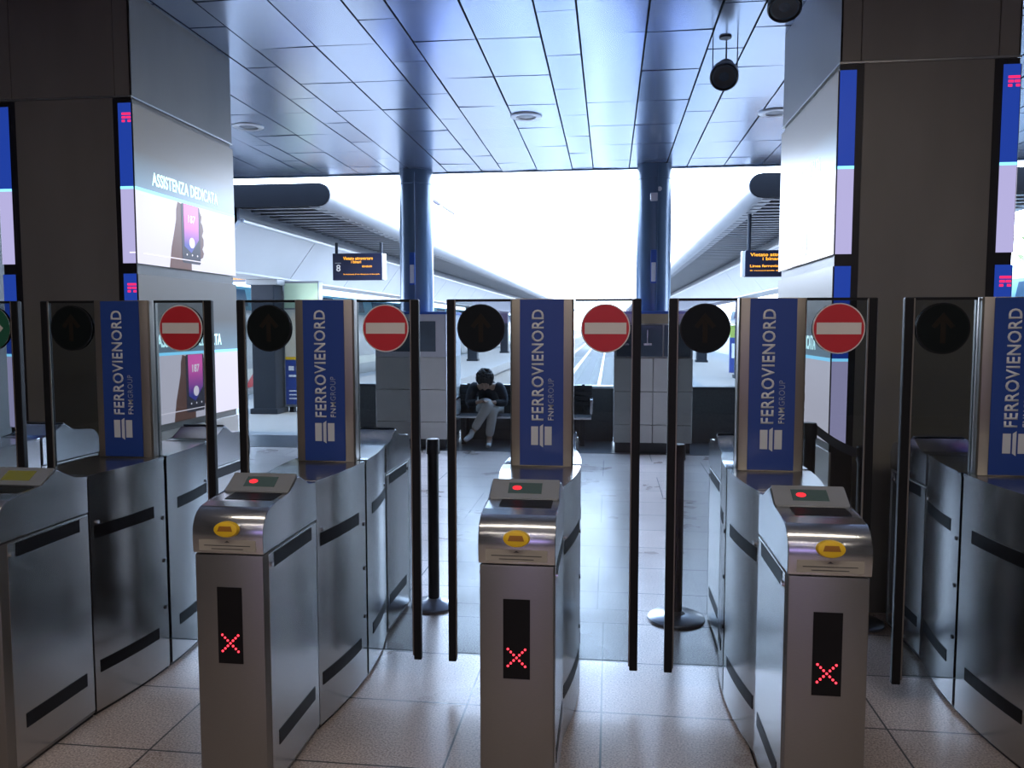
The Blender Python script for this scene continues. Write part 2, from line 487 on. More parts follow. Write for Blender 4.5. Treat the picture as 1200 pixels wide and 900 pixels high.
def pedestal(x0, x1, label, screens):
    xc = (x0+x1)/2
    t = thing('column_pedestal', (xc, 10.53, 0), label, 'pedestal')
    W = (x1-x0)/2; D = .5
    s = NB(); box(s, -W+.02, W-.02, -D+.02, D-.02, 0, .13); obj('plinth', s, M['plinth'], t)
    zs = [.13, .36, .78, 1.20]
    s = NB()
    for a, b in zip(zs, zs[1:]):
        box(s, -W, -.003, -D, D, a+.003, b-.003, .003, 1); box(s, .003, W, -D, D, a+.003, b-.003, .003, 1)
    obj('cladding', s, M['ped'], t)
    s = NB(); box(s, -W, W, -D+.03, D-.03, 1.2, 1.75); obj('cabinet', s, M['machine_frame'], t)
    s = NB(); box(s, -W-.01, W+.01, -D-.01, D+.01, 1.75, 1.785, .004); obj('top_rim', s, M['sign_blue'], t)
    if screens:
        s = NB(); box(s, -W+.01, W-.01, -D, -D+.03, 1.63, 1.75); obj('band', s, M['machine_band'], t)
        for i, (a, b) in enumerate(((-W+.03, -.19), (-.17, .11), (.13, W-.03))):
            s = NB(); box(s, a, b, -D, -D+.03, 1.22, 1.61, .004); so = obj('ticket_screen', s, M['machine_screen'], t)
            s = NB(); box(s, a+.05, a+.15, -D-.006, -D, 1.36, 1.385); box(s, a+.09, a+.1, -D-.006, -D, 1.385, 1.55)
            obj('holder', s, M['chrome'], so)
    else:
        s = NB(); box(s, -W, W, -D, -D+.03, 1.2, 1.75, .004); obj('frame', s, M['machine_frame'], t)
        s = NB(); box(s, -W+.08, W-.14, -D-.006, -D, 1.27, 1.66, .004); obj('poster_panel', s, M['machine_screen'], t)
    return t
pedestal(-3.02, -2.08, 'stone clad square pedestal with dark poster panel under the round column', False)
pedestal(.06, 1.03, 'stone clad square pedestal with ticket screens and brown band under the round column', True)

# ------------------------------------------------------------------ dark square pillars
def pillar(x0, x1, y0, y1, label, vis):
    c = ((x0+x1)/2, (y0+y1)/2, 0)
    t = thing('stone_pillar', c, label, 'pillar')
    s = NB(); box(s, x0+.012, x1-.012, y0+.012, y1-.012, 0, CZ); obj('core', s, M['stone'], t, c)
    s = NB()   # upper cladding slabs
    for (a, b) in ((x0, x0+.105), (x0+.109, x1-.109), (x1-.105, x1)):
        box(s, a, b, y0, y0+.012, 3.012, CZ, .002, 1)
    for xx in (x0, x1-.012): box(s, xx, xx+.012, y0+.0, y1, 3.012, CZ, .002, 1)
    obj('upper_cladding', s, M['stone'], t, c)
    s = NB(); box(s, x0+.125, x1-.125, y0, y0+.012, .0, 3.0, .002, 1); obj('front_slab', s, M['stone'], t, c)
    s = NB(); box(s, x0-.004, x1+.004, y0-.004, y1+.004, 3.0, 3.01); obj('joint_strip', s, M['joint'], t, c)
    s = NB()
    for (a, b) in ((x0, x0+.125), (x1-.125, x1)): box(s, a, b, y0+.002, y0+.012, .0, 2.998, .001, 1)
    obj('corner_frame', s, M['frame'], t, c)
    s = NB()
    for xx in (x0, x1-.012):
        box(s, xx, xx+.012, y0, y1, .55, .90, .002, 1); box(s, xx, xx+.012, y0, y1, 0, .54, .002, 1)
    obj('side_plinth', s, M['stone_pale'], t, c)
    return t
PL = (-3.83, -2.925, 4.66, 5.97); PR = (1.215, 2.12, 4.55, 5.97)
pillar(*PL, 'dark stone square pillar carrying the clear phone advert on its side', None)
pillar(*PR, 'dark stone square pillar carrying the washed out white advert on its side', None)

def led_screen(face_x, y0, y1, z0, z1, side, detail, label, bright):
    """LED display wrapped round a pillar corner. side=+1 looks towards +X, -1 towards -X."""
    base = (face_x, y0, z0)
    t = thing('led_screen', base, label, 'screen', 'advert screens on the pillars')
    H = z1-z0; zs = z0+.475*H
    e = .006
    # narrow strip on the front face
    a, b = (face_x-.085, face_x) if side > 0 else (face_x, face_x+.085)
    s = NB(); box(s, a, b, y0-e, y0-.001, z0, z1); strip = obj('corner_strip', s, M['frame'], t, base)
    F = frame((a, y0-e, 0), (1, 0, 0), (0, 0, 1))
    W = b-a
    s = NB(); polyplate(s, rect(0, W, zs, z1), F, .002); obj('header_field', s, M['s_blue'], strip, base)
    s = NB(); polyplate(s, rect(0, W, z0, zs), F, .002); obj('lower_field', s, M['s_lav'], strip, base)
    s = NB(); polyplate(s, rect(0, W, zs-.008, zs+.008), F, .003); obj('cyan_line', s, M['s_cyan'], strip, base)
    if side > 0:      # red emblem of stacked bars at the outer end of the header
        s = NB(); w = .058; ex = W-w-.002; ez = z1-.088*H-.03; h = .0135
        polyplate(s, rect(ex, ex+w, ez+2*h*1.6, ez+2*h*1.6+h), F, .004)
        for p, q in ((.0, .46), (.54, 1.0)):
            polyplate(s, rect(ex+p*w, ex+q*w, ez+h*1.6, ez+h*1.6+h), F, .004)
        for p, q in ((.0, .34), (.66, 1.0)):
            polyplate(s, rect(ex+p*w, ex+q*w, ez, ez+h), F, .004)
        obj('red_emblem', s, M['s_emblem'], strip, base)
        if detail:
            s = NB(); polyplate(s, rect(W*.55, W, z0+.062, z0+.07), F, .004); obj('white_print', s, M['s_icon'], strip, base)
    # side face
    x0_, x1_ = (face_x+.001, face_x+e) if side > 0 else (face_x-e, face_x-.001)
    s = NB(); box(s, x0_, x1_, y0, y1, z0, z1); panel = obj('side_panel', s, M['frame'], t, base)
    L = y1-y0
    F = frame((x1_, y0, 0), (0, 1, 0), (0, 0, 1)) if side > 0 else frame((x0_, y1, 0), (0, -1, 0), (0, 0, 1))
    s = NB(); polyplate(s, rect(0, L, zs, z1), F, .0015); obj('header_field', s, M['s_head_glare'], panel, base)
    s = NB(); polyplate(s, rect(0, L, z0, zs), F, .0015); obj('lower_field', s, M['s_white'], panel, base)
    s = NB(); polyplate(s, rect(0, L, zs-.010, zs+.010), F, .0025); obj('cyan_line', s, M['s_cyan'], panel, base)
    if detail:
        c = L/2 - .07
        s = text_bm('ASSISTENZA DEDICATA', frame(F @ Vector((c-.40, zs+.045, .002)), F.col[0].xyz, F.col[1].xyz), width=.86, height=.085, bold=.02)
        obj('headline', s, M['s_text'], panel, base)
        # hand holding a telephone
        hand = [(-.22, 0), (-.12, 0), (.06, 0), (.06, .08), (.17, .08), (.22, .10), (.235, .13), (.215, .16), (.235, .19), (.235, .23), (.215, .255), (.235, .29), (.225, .33), (.205, .35),
                (.215, .39), (.19, .42), (.16, .43), (.10, .43), (.0, .43), (-.10, zs-z0-.012), (-.12, .40), (-.125, .33), (-.15, .25), (-.19, .14)]
        s = NB(); polyplate(s, [(c+u, z0+v) for u, v in hand], F, .0025); obj('hand_picture', s, M['s_hand'], panel, base)
        s = NB(); polyplate(s, rrect(c-.06, c+.185, z0+.045, zs-.012, .02), F, .0035); ph = obj('phone_picture', s, M['s_phone'], panel, base)
        s = NB(); polyplate(s, [(c-.03, z0+.16), (c+.06, z0+.12), (c+.165, z0+.22), (c+.165, zs-.014), (c-.03, zs-.014)], F, .0042)
        s.transform(Matrix.Identity(4))
        gl = obj('phone_glow', s, M['s_glow'], panel, (base[0], base[1], z0+.25))
        gl.location = (0, 0, .25)
        s = text_bm('187', frame(F @ Vector((c+.02, z0+.325, .0045)), F.col[0].xyz, F.col[1].xyz), height=.055, bold=.02)
        obj('phone_digits', s, M['s_icon'], panel, base)
        s = NB(); polyplate(s, disc_pts(c+.07, z0+.19, .036), F, .005)
        for dx in (-.06, .01, .08): polyplate(s, disc_pts(c+.06+dx, z0+.105, .007, 12), F, .005)
        obj('phone_icons', s, M['s_icon'], panel, base)
        s = NB(); polyplate(s, rect(.06, L*.62, z0+.064, z0+.070), F, .0055)
        obj('small_print', s, M['s_icon'], panel, base)
    return t
up, lo = (1.99, 2.965), (.95, 1.925)
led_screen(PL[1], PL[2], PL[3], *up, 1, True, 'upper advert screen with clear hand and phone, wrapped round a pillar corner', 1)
led_screen(PL[1], PL[2], PL[3], *lo, 1, True, 'lower advert screen with phone seen through the no entry door beside it', 1)
led_screen(PL[0], PL[2], PL[3], *up, -1, False, 'narrow blue and white upper screen on the outer corner of the phone advert pillar', 0)
led_screen(PL[0], PL[2], PL[3], *lo, -1, False, 'narrow lavender lower screen behind the green arrow disc', 0)
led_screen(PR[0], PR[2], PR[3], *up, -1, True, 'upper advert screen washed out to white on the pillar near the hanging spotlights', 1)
led_screen(PR[0], PR[2], PR[3], *lo, -1, True, 'lower lavender advert screen behind a no entry disc on the pillar near the hanging spotlights', 1)
led_screen(PR[1], PR[2], PR[3], *up, 1, False, 'upper screen strip with red emblem on the pillar corner nearest the trees', 0)
led_screen(PR[1], PR[2], PR[3], *lo, 1, False, 'lower screen strip with red emblem on the pillar corner nearest the trees', 0)

# ------------------------------------------------------------------ ticket gates
GY = 3.41
def hwid(y):        # half width of the bulging middle housing
    s = .47; a = .118; b = .166
    t = min(1, abs(y)/s)
    return a+(b-a)*(1-t*t)

def build_gate():
    t = thing('ticket_gate', (-.285, GY, 0), 'x', 'ticket gate', 'ticket gates across the hall')
    HW = .119
    for sgn in (1, -1):
        Y = (lambda v: v) if sgn > 0 else (lambda v: -v)
        def ybox(bm, x0, x1, y0, y1, z0, z1, **k):
            a, b = sorted((Y(y0), Y(y1)))
            return box(bm, x0, x1, a, b, z0, z1, **k)
        # --- end cabinet
        s = NB(); ybox(s, -HW, HW, -.965, -.487, .015, .845, bev=.006)
        body = obj('cabinet', s, M['steel_face'], t, smooth=35)
        s = NB(); ybox(s, -HW+.012, HW-.012, -.955, -.49, 0, .02); obj('kick_plate', s, M['black'], body)
        for sx in (-1, 1):
            x0, x1 = sorted((sx*HW, sx*(HW+.002)))
            s = NB(); ybox(s, x0, x1, -.925, -.492, .03, .838, bev=.0006, seg=1); sp = obj('side_panel', s, M['steel'], body)
            x0, x1 = sorted((sx*(HW+.001), sx*(HW+.0035)))
            s = NB(); ybox(s, x0, x1, -.885, -.545, .785, .835); obj('side_strip', s, M['smoked'], body)
            s = NB(); ybox(s, x0, x1, -.87, -.535, .15, .203); obj('side_strip', s, M['smoked'], body)
            s = NB(); cyl(s, (sx*(HW+.001), Y(-.908), .80), (sx*(HW+.009), Y(-.908), .80), .009, n=16); obj('lock', s, M['chrome'], body)
        # indicator panel with the red cross
        s = NB(); ybox(s, -.043, .043, -.967, -.96, .475, .735); ind = obj('indicator_panel', s, M['smoked'], body)
        if sgn > 0:
            s = NB()
            for i in range(-3, 4):
                for q in ((i, i), (i, -i)) if i else ((0, 0),):
                    px, pz = q[0]*.0092+.0, .545+q[1]*.0092
                    cyl(s, (px, -.9685, pz), (px, -.966, pz), .0037, n=8)
            obj('red_cross', s, M['red_led'], body, label='glowing red dotted cross')
        # --- hood
        prof = [(-.968, .85), (-.972, .90), (-.968, .935), (-.957, .962), (-.938, .982), (-.912, .995), (-.86, 1.001), (-.742, 1.008), (-.672, 1.052), (-.652, 1.052), (-.562, 1.002), (-.490, 1.0), (-.490, .85)]
        s = NB(); prism(s, [(Y(a), b) for a, b in prof], -HW-.004, HW+.004, 'x', bev=.004)
        hood = obj('hood', s, M['hood'], t, smooth=30)
        for p in hood.data.polygons:
            if abs(p.normal.x) > .9 or p.area > .004 and p.normal.z > .9: p.use_smooth = False
        # slanted display plate
        d0, d1 = Vector((0, Y(-.746), 1.0075)), Vector((0, Y(-.664), 1.0575))
        v = (d1-d0).normalized(); L = (d1-d0).length
        F = frame(d0, (sgn, 0, 0), v)
        s = NB(); polyplate(s, rrect(-.118, .118, .0, L, .006), F, .006); pl = obj('display_plate', s, M['grey_plate'], hood)
        s = NB(); polyplate(s, rect(-.058, .058, .024, L-.020), F @ Matrix.Translation((0, 0, .006)), .0015); dsp = obj('display', s, M['lcd'], hood)
        if sgn > 0:
            s = NB(); polyplate(s, disc_pts(-.028, .050, .016, 20, .010), F @ Matrix.Translation((0, 0, .0075)), .001); obj('red_lamp', s, M['red_dot'], hood)
        # dark reader window in the tray behind the nose
        F2 = frame((0, Y(-.86), 1.0012), (sgn, 0, 0), Vector((0, Y(-.742)-Y(-.86), .007)))
        s = NB(); polyplate(s, rrect(-.075, .10, .022, .108, .006), F2, .0015); obj('reader_window', s, M['smoked'], hood)
        # yellow ticket slot on the nose
        F3 = frame((0, Y(-.9715), .932), (sgn, 0, 0), (0, Y(.16), 1))
        s = NB(); n = 36
        A = [s.verts.new(F3 @ Vector((.043*math.cos(2*math.pi*i/n), .027*math.sin(2*math.pi*i/n), -.004))) for i in range(n)]
        B = [s.verts.new(F3 @ Vector((.040*math.cos(2*math.pi*i/n), .0245*math.sin(2*math.pi*i/n), .012))) for i in range(n)]
        Cc = [s.verts.new(F3 @ Vector((.032*math.cos(2*math.pi*i/n), .017*math.sin(2*math.pi*i/n), .015))) for i in range(n)]
        for P, Q in ((A, B), (B, Cc)):
            for i in range(n): s.faces.new((P[i], P[(i+1) % n], Q[(i+1) % n], Q[i]))
        s.faces.new(Cc); s.faces.new(A[::-1])
        slot = obj('ticket_slot', s, M['yellow'], hood, smooth=50, label='yellow oval ticket slot')
        s = NB(); polyplate(s, [(-.026, -.006), (.026, -.006), (.02, .011), (-.02, .011)], F3 @ Matrix.Translation((0, 0, .0145)), .0015); obj('slot_mouth', s, M['orange'], hood)
        # small printed notice under the slot
        Fn = frame((0, Y(-.9705), .855), (sgn, 0, 0), (0, Y(-.0), 1))
        s = NB(); polyplate(s, rect(-.098, .098, .004, .042), Fn, .0025); nt_ = obj('notice', s, M['paper'] , hood)
        s = NB()
        polyplate(s, rect(-.08, .08, .021, .0235), Fn, .0032); polyplate(s, rect(-.055, .055, .010, .0125), Fn, .0032)
        polyplate(s, [(-.009, .033), (.009, .033), (0, .039)], Fn, .0032)
        obj('notice_print', s, M['print'], hood)
        # --- middle housing, one half
        ys = [-.478+.0265*i for i in range(18)]
        ys = [y for y in ys if y < -.02]+[-.012]
        prof = [(-hwid(y), Y(y)) for y in ys]+[(hwid(y), Y(y)) for y in reversed(ys)]
        s = NB(); prism(s, prof, .015, .985, 'z', bev=.0); hs = obj('housing', s, M['steel'], t, smooth=30)
        s = NB(); prism(s, [(x*1.012, y) for x, y in prof], .985, 1.0, 'z', bev=.003); obj('deck', s, M['hood'], hs, smooth=30)
        s = NB(); prism(s, [(x*.94, y) for x, y in prof], .0, .02, 'z'); obj('kick_plate', s, M['black'], hs)
        for sx in (-1, 1):
            for (ya, yb, za, zb) in ((-.455, -.10, .735, .788), (-.45, -.09, .17, .222)):
                s = NB(); m = 8
                lo_, hi_ = [], []
                for i in range(m+1):
                    y = ya+(yb-ya)*i/m
                    for lst, z in ((lo_, za), (hi_, zb)): lst.append(s.verts.new((sx*(hwid(y)+.0018), Y(y), z)))
                for i in range(m): s.faces.new((lo_[i], lo_[i+1], hi_[i+1], hi_[i]))
                r = bmesh.ops.extrude_face_region(s, geom=s.faces[:])
                bmesh.ops.translate(s, verts=[g for g in r['geom'] if isinstance(g, bmesh.types.BMVert)], vec=(-sx*.004, 0, 0))
                obj('side_strip', s, M['smoked'], hs)
            for z in (.30, .52, .72) if sx == sgn else ():
                yb = -.035; s = NB(); cyl(s, (sx*(hwid(yb)-.002), Y(yb), z), (sx*(hwid(yb)+.004), Y(yb), z), .009, n=12); obj('bolt', s, M['black'], hs)
            yb = -.44; s = NB(); cyl(s, (sx*(hwid(yb)-.002), Y(yb), .80), (sx*(hwid(yb)+.007), Y(yb), .80), .008, n=12); obj('lock', s, M['chrome'], hs)
        # --- door with its disc (right of the traveller on this side)
    # dark core seen through the seams
    s = NB(); box(s, -.155, .155, -.012, .012, .02, .982); box(s, -.11, .11, -.488, -.477, .02, .98); box(s, -.11, .11, .477, .488, .02, .98)
    obj('seam_core', s, M['black'], t)
    # --- totem
    oct_ = [(-.095, -.048), (.095, -.048), (.128, -.042), (.134, -.034), (.134, .034), (.128, .042), (.095, .048), (-.095, .048), (-.128, .042), (-.134, .034), (-.134, -.034), (-.128, -.042)]
    s = NB(); prism(s, oct_, 1.0, 1.715, 'z', bev=.002)
    tot = obj('totem', s, M['alu'], t, smooth=30)
    for sgn in (1, -1):
        s = NB(); box(s, -.093, .093, *sorted((-sgn*.0475, -sgn*.052)), 1.004, 1.712, .001, 1); obj('sign_panel', s, M['blue'], tot)
        F = frame((0, -sgn*.052, 0), (0, 0, 1), (-sgn, 0, 0))       # text runs upwards
        X = lambda u: u                                              # local v axis = -x
        s = text_bm('FERROVIENORD', F @ Matrix.Translation((1.197, -.009, 0)), width=.472, height=.052, bold=.018, spacing=1.08); obj('lettering', s, M['letter'], tot)
        s = text_bm('FNM', F @ Matrix.Translation((1.199, -.052, 0)), width=.066, height=.024, bold=.010, spacing=1.15); obj('lettering', s, M['letter'], tot)
        s = text_bm('GROUP', F @ Matrix.Translation((1.272, -.052, 0)), width=.105, height=.024, bold=-.006, spacing=1.1); obj('lettering', s, M['letter_dim'], tot)
        s = NB()
        polyplate(s, rect(1.092, 1.172, .014, .044), F, .0015); polyplate(s, rect(1.092, 1.172, -.044, -.014), F, .0015)
        polyplate(s, [(1.092, .007), (1.172, .007), (1.182, -.007), (1.082, -.007)], F, .0015)
        obj('emblem', s, M['letter'], tot)
    # --- sliding glass doors
    for sx, nm in ((-1, 'a'), (1, 'b')):
        door = bpy.data.objects.new('glass_door', None)
        a, b = sorted((sx*.138, sx*.385))
        s = NB(); box(s, a, b, -.006, .006, .135, 1.708, .001, 1)
        for f in s.faces: f.material_index = 0 if abs(f.normal.y) > .8 else 1
        dr = obj('glass_door', s, [M['glass'], M['glass_edge']], t)
        a, b = sorted((sx*.383, sx*.418))
        s = NB(); box(s, a, b, -.014, .014, .10, 1.715, .004); obj('edge_post', s, M['edge'], dr)
        a, b = sorted((sx*.378, sx*.384))
        s = NB(); box(s, a, b, -.0135, -.006, .12, 1.713, .001, 1); obj('edge_trim', s, M['alu'], dr)
        s = NB(); box(s, *sorted((sx*.138, sx*.415)), -.0065, .0065, 1.705, 1.716, .001, 1); obj('top_trim', s, M['edge'], dr)
        F = frame((0, -.0065, 0), (1, 0, 0), (0, 0, 1))
        s = NB(); polyplate(s, disc_pts(sx*.268, 1.59, .104, 56), F, .003)
        if sx > 0:
            d = obj('entry_disc', s, M['disc_white'], dr, label='red and white no entry disc')
            s = NB(); polyplate(s, disc_pts(sx*.268, 1.59, .099, 56), F, .004); obj('red_field', s, M['disc_red'], dr)
            s = NB(); polyplate(s, rect(.268-.088, .268+.088, 1.59-.024, 1.59+.024), F, .005); obj('white_bar', s, M['disc_white'], dr)
        else:
            d = obj('arrow_disc', s, M['edge'], dr, label='unlit black arrow disc')
            s = NB(); polyplate(s, disc_pts(sx*.268, 1.59, .098, 56), F, .004); obj('dark_field', s, M['disc_dark'], dr)
            s = NB(); cx = -.268
            polyplate(s, rect(cx-.01, cx+.01, 1.53, 1.62), F, .005)
            polyplate(s, [(cx-.045, 1.60), (cx-.03, 1.59), (cx, 1.625), (cx+.03, 1.59), (cx+.045, 1.60), (cx, 1.655)], F, .005)
            obj('arrow', s, M['arrow_dark'], dr)
        # back of the disc
        Fb = frame((0, .0065, 0), (-1, 0, 0), (0, 0, 1))
        s = NB(); polyplate(s, disc_pts(-sx*.268, 1.59, .104, 40), Fb, .002); obj('disc_back', s, M['disc_dark'], dr)
    return t

g3 = build_gate()
g3['label'] = 'central steel ticket gate seen straight on, directly in front of the railway tracks'
def place(x, label, skip=(), yoff=0):
    g = copy_tree(g3, None, skip)
    g.location = (x, GY+yoff, 0)
    g['label'] = label
    return g
g2 = place(-1.245, 'steel ticket gate with red cross between the central gate and the phone advert pillar gate')
g1 = place(-2.20, 'dim steel ticket gate with olive display directly before the phone advert pillar', ('red_lamp',))
g0 = place(-3.15, 'frame edge ticket gate showing its door with green white arrow disc', ('red_lamp',))
g4 = place(.665, 'steel ticket gate with red cross, between the central gate and the washed out screen')
g5 = place(1.605, 'steel ticket gate at frame edge whose housing shows curved black strips and no front panel')
def kids(o): 
    for c in o.children:
        yield c
        yield from kids(c)
for g in (g1, g0):
    for c in kids(g):
        if c.name.split('.')[0] == 'display':
            c.data = c.data.copy(); c.data.materials[0] = M['lcd_olive']
for c in [k for k in kids(g0) if k.name.split('.')[0] in ('red_field', 'white_bar')]:
    bpy.data.objects.remove(c)
for c in list(kids(g0)):
    n = c.name.split('.')[0]
    if n == 'entry_disc':
        c['label'] = 'green disc with white arrow'
        c = c.parent
        F = frame((0, -.0065, 0), (1, 0, 0), (0, 0, 1))
        s = NB(); polyplate(s, disc_pts(.268, 1.59, .104, 56), F, .004); obj('green_field', s, M['disc_green'], c)
        s = NB(); cx = .268
        polyplate(s, rect(cx-.011, cx+.011, 1.51, 1.64), F, .005)
        polyplate(s, [(cx-.07, 1.59), (cx-.055, 1.572), (cx, 1.63), (cx+.055, 1.572), (cx+.07, 1.59), (cx, 1.662)], F, .005)
        obj('arrow', s, M['disc_white'], c)

# ------------------------------------------------------------------ barrier stanchions
def stanchion(x, y, label, belt_to=None, br=.13, top=.0):
    t = thing('barrier_stanchion', (x, y, 0), label, 'barrier post', 'black belt barrier posts')
    s = NB(); lathe(s, (0, 0, 0), (0, 0, 1), [(0, 0), (br, 0), (br, .012), (br-.015, .022), (.05, .034), (.034, .05), (0, .05)], 40); obj('base', s, M['stan_base'], t, smooth=35)
    s = NB(); cyl(s, (0, 0, .04), (0, 0, .90+top), .032, n=28); obj('post', s, M['rubber'], t, smooth=35)
    s = NB(); lathe(s, (0, 0, .88+top), (0, 0, 1), [(.0, 0), (.038, 0), (.038, .075), (.034, .085), (.0, .087)], 28); obj('belt_head', s, M['rubber'], t, smooth=35)
    if belt_to:
        dx, dy = belt_to[0]-x, belt_to[1]-y
        L = math.hypot(dx, dy); ux, uy = dx/L, dy/L
        s = NB(); n = 10; lo_, hi_ = [], []
        for i in range(n+1):
            q = .038+(L-.076)*i/n; sag = top*(1-i/n)-.012*math.sin(math.pi*i/n)
            lo_.append(s.verts.new((ux*q, uy*q, .90+sag))); hi_.append(s.verts.new((ux*q, uy*q, .952+sag)))
        for i in range(n): s.faces.new((lo_[i], lo_[i+1], hi_[i+1], hi_[i]))
        r = bmesh.ops.extrude_face_region(s, geom=s.faces[:])
        bmesh.ops.translate(s, verts=[g for g in r['geom'] if isinstance(g, bmesh.types.BMVert)], vec=(-uy*.003, ux*.003, 0))
        obj('belt', s, M['belt'], t)
    return t
stanchion(-.985, 4.36, 'black barrier post with round base beyond the gap beside the central gate')
stanchion(.375, 4.32, 'thick black barrier post standing on a grey disc behind dark arrow glass', br=.155)
stanchion(1.065, 4.37, 'black barrier post with belt, partly hidden behind a no entry door', belt_to=(1.345, 4.37), top=.12)
stanchion(1.345, 4.37, 'black barrier post at the end of the slanting belt beside bright white cabinet side')

# ------------------------------------------------------------------ ceiling fittings
for x, y, lab in ((-.83, 7.9, 'round ceiling downlight over the middle, between the two round columns'), (-3.71, 7.95, 'round ceiling downlight near the phone advert pillar'), (1.56, 8.05, 'round ceiling downlight close to the washed out screen pillar')):
    t = thing('ceiling_downlight', (x, y, CZ), lab, 'ceiling light', 'round ceiling downlights')
    s = NB(); lathe(s, (0, 0, 0), (0, 0, -1), [(.155, -.01), (.155, .008), (.14, .016), (.10, .014), (.095, .002), (.095, -.01)], 40); obj('ring', s, M['lamp_ring'], t, smooth=35)
    s = NB(); lathe(s, (0, 0, 0), (0, 0, -1), [(.094, .001), (.06, .009), (0, .012)], 32); obj('lens', s, M['lamp_lens'], t, smooth=35)

def spotlight(cx, cy, cz, aim, lab):
    t = thing('hanging_spotlight', (cx, cy, CZ), lab, 'spotlight', 'dark spotlights hung from the ceiling')
    a = Vector(aim).normalized(); dz = cz-CZ
    s = NB(); lathe(s, Vector((0, 0, dz))-a*.15, a, [(0, 0), (.03, .004), (.052, .02), (.062, .045), (.060, .07), (.052, .085), (.056, .10), (.084, .135), (.098, .17), (.100, .225), (.093, .235), (.085, .22), (0, .212)], 36)
    can = obj('lamp_can', s, M['speaker'], t, smooth=35)
    s = NB(); lathe(s, Vector((0, 0, dz))-a*.15, a, [(0, .214), (.06, .216), (.082, .221)], 32); obj('lamp_lens', s, M['machine_screen'], can, smooth=35)
    s = NB(); side = Vector((0, 0, 1)).cross(a).normalized()
    for q in (-1, 1):
        e = Vector((0, 0, dz))+side*q*.085
        cyl(s, e, (e.x, e.y, 0), .004, n=8); cyl(s, e-side*q*.02, e+side*q*.01, .012, n=12)
    obj('bracket', s, M['speaker'], t)
    s = NB(); cyl(s, Vector((0, 0, dz))-a*.13, (-a.x*.13, -a.y*.13, 0), .006, n=8); obj('cord', s, M['speaker'], t)
    s = NB(); lathe(s, (0, 0, 0), (0, 0, -1), [(0, 0), (.045, 0), (.042, .010), (0, .012)], 28); obj('ceiling_plate', s, M['speaker'], t, smooth=35)
spotlight(.80, 5.95, 3.40, (-.16, -.74, -.60), 'dark spotlight hung from the ceiling on thin rods, fully in view')
spotlight(1.02, 5.05, 3.54, (-.1, -.5, -.85), 'dark spotlight cut off by the picture edge above the pillar corner')

# ------------------------------------------------------------------ platform canopies
def canopy(xe, sgn, y0, y1, label):
    """xe: outer edge next to the middle tracks; sgn: direction away from them."""
    xc = xe+sgn*2.2
    base = (xc, y0, 0)
    t = thing('platform_canopy', base, label, 'canopy')
    def X(d): return xe+sgn*d
    for m in (0, 1):
        def XX(d): return X(d) if not m else 2*xc-X(d)
        # rounded edge
        pts = []
        for i in range(11):
            a = R(90+180*i/10); pts.append((XX(.16+.165*math.cos(a)), 3.495+.165*math.sin(a)))
        pts += [(XX(.34), 3.33), (XX(.34), 3.66)]
        s = NB(); prism(s, pts, y0+.02, y1, 'y'); obj('rounded_edge', s, M['canopy_nose'], t, base, smooth=40)
        # slatted underside
        s = NB(); y = y0+.12; n = 0
        while y < y1-1:
            st = .33 if y < 40 else .8
            w = st*.30
            for (xa, za, xb, zb) in ((.2, 3.322, 1.42, 3.322),):
                A = [(XX(xa), y, za), (XX(xb), y, zb), (XX(xb), y+w, zb), (XX(xa), y+w, za)]
                v0 = [s.verts.new(p) for p in A]; v1 = [s.verts.new((p[0], p[1], p[2]+.04)) for p in A]
                s.faces.new(v0); s.faces.new(v1[::-1])
                for i in range(4): s.faces.new((v0[i], v0[(i+1) % 4], v1[(i+1) % 4], v1[i]))
            y += st
        obj('slat_soffit', s, M['slat'], t, base)
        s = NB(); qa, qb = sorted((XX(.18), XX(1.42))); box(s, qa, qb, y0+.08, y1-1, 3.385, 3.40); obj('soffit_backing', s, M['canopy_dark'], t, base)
        # white inclined soffit in long panels
        s = NB(); y = y0+.05
        while y < y1:
            ya, yb = y, min(y+3.0, y1)-.025
            pts = [(XX(1.36), 3.16), (XX(1.88), 2.47), (XX(1.93), 2.50), (XX(1.41), 3.18)]
            prism(s, pts, ya, yb, 'y'); y += 3.0
        obj('white_soffit', s, M['soffit'], t, base)
        s = NB(); qa, qb = sorted((XX(1.40), XX(1.44))); box(s, qa, qb, y0+.05, y1, 3.15, 3.40); obj('soffit_fascia', s, M['slat'], t, base)
        s = NB(); cyl(s, (XX(1.36), y0+.05, 3.15), (XX(1.36), y1, 3.15), .03, n=10); obj('soffit_pipe', s, M['lamp_ring'], t, base)
    s = NB(); a, b = sorted((X(1.88), 2*xc-X(1.88))); box(s, a, b, y0+.05, y1, 2.44, 2.50); obj('spine', s, M['soffit'], t, base)
    a, b = sorted((X(.14), 2*xc-X(.14)))
    pts = [(a-.135+.165*math.cos(R(90+18*i))+.165-.0, 3.495+.165*math.sin(R(90+18*i))) for i in range(11)]
    pts += [(a+b-u, v) for u, v in reversed(pts)]
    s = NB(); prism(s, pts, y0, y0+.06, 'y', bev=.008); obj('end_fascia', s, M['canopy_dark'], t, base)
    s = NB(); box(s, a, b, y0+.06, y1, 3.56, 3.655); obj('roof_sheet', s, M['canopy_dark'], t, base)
    return t
canopy(-4.02, -1, 11.2, 95, 'long platform canopy with departure board 8 hung beneath it')
canopy(1.86, 1, 11.2, 95, 'long platform canopy reaching behind the washed out screen pillar')

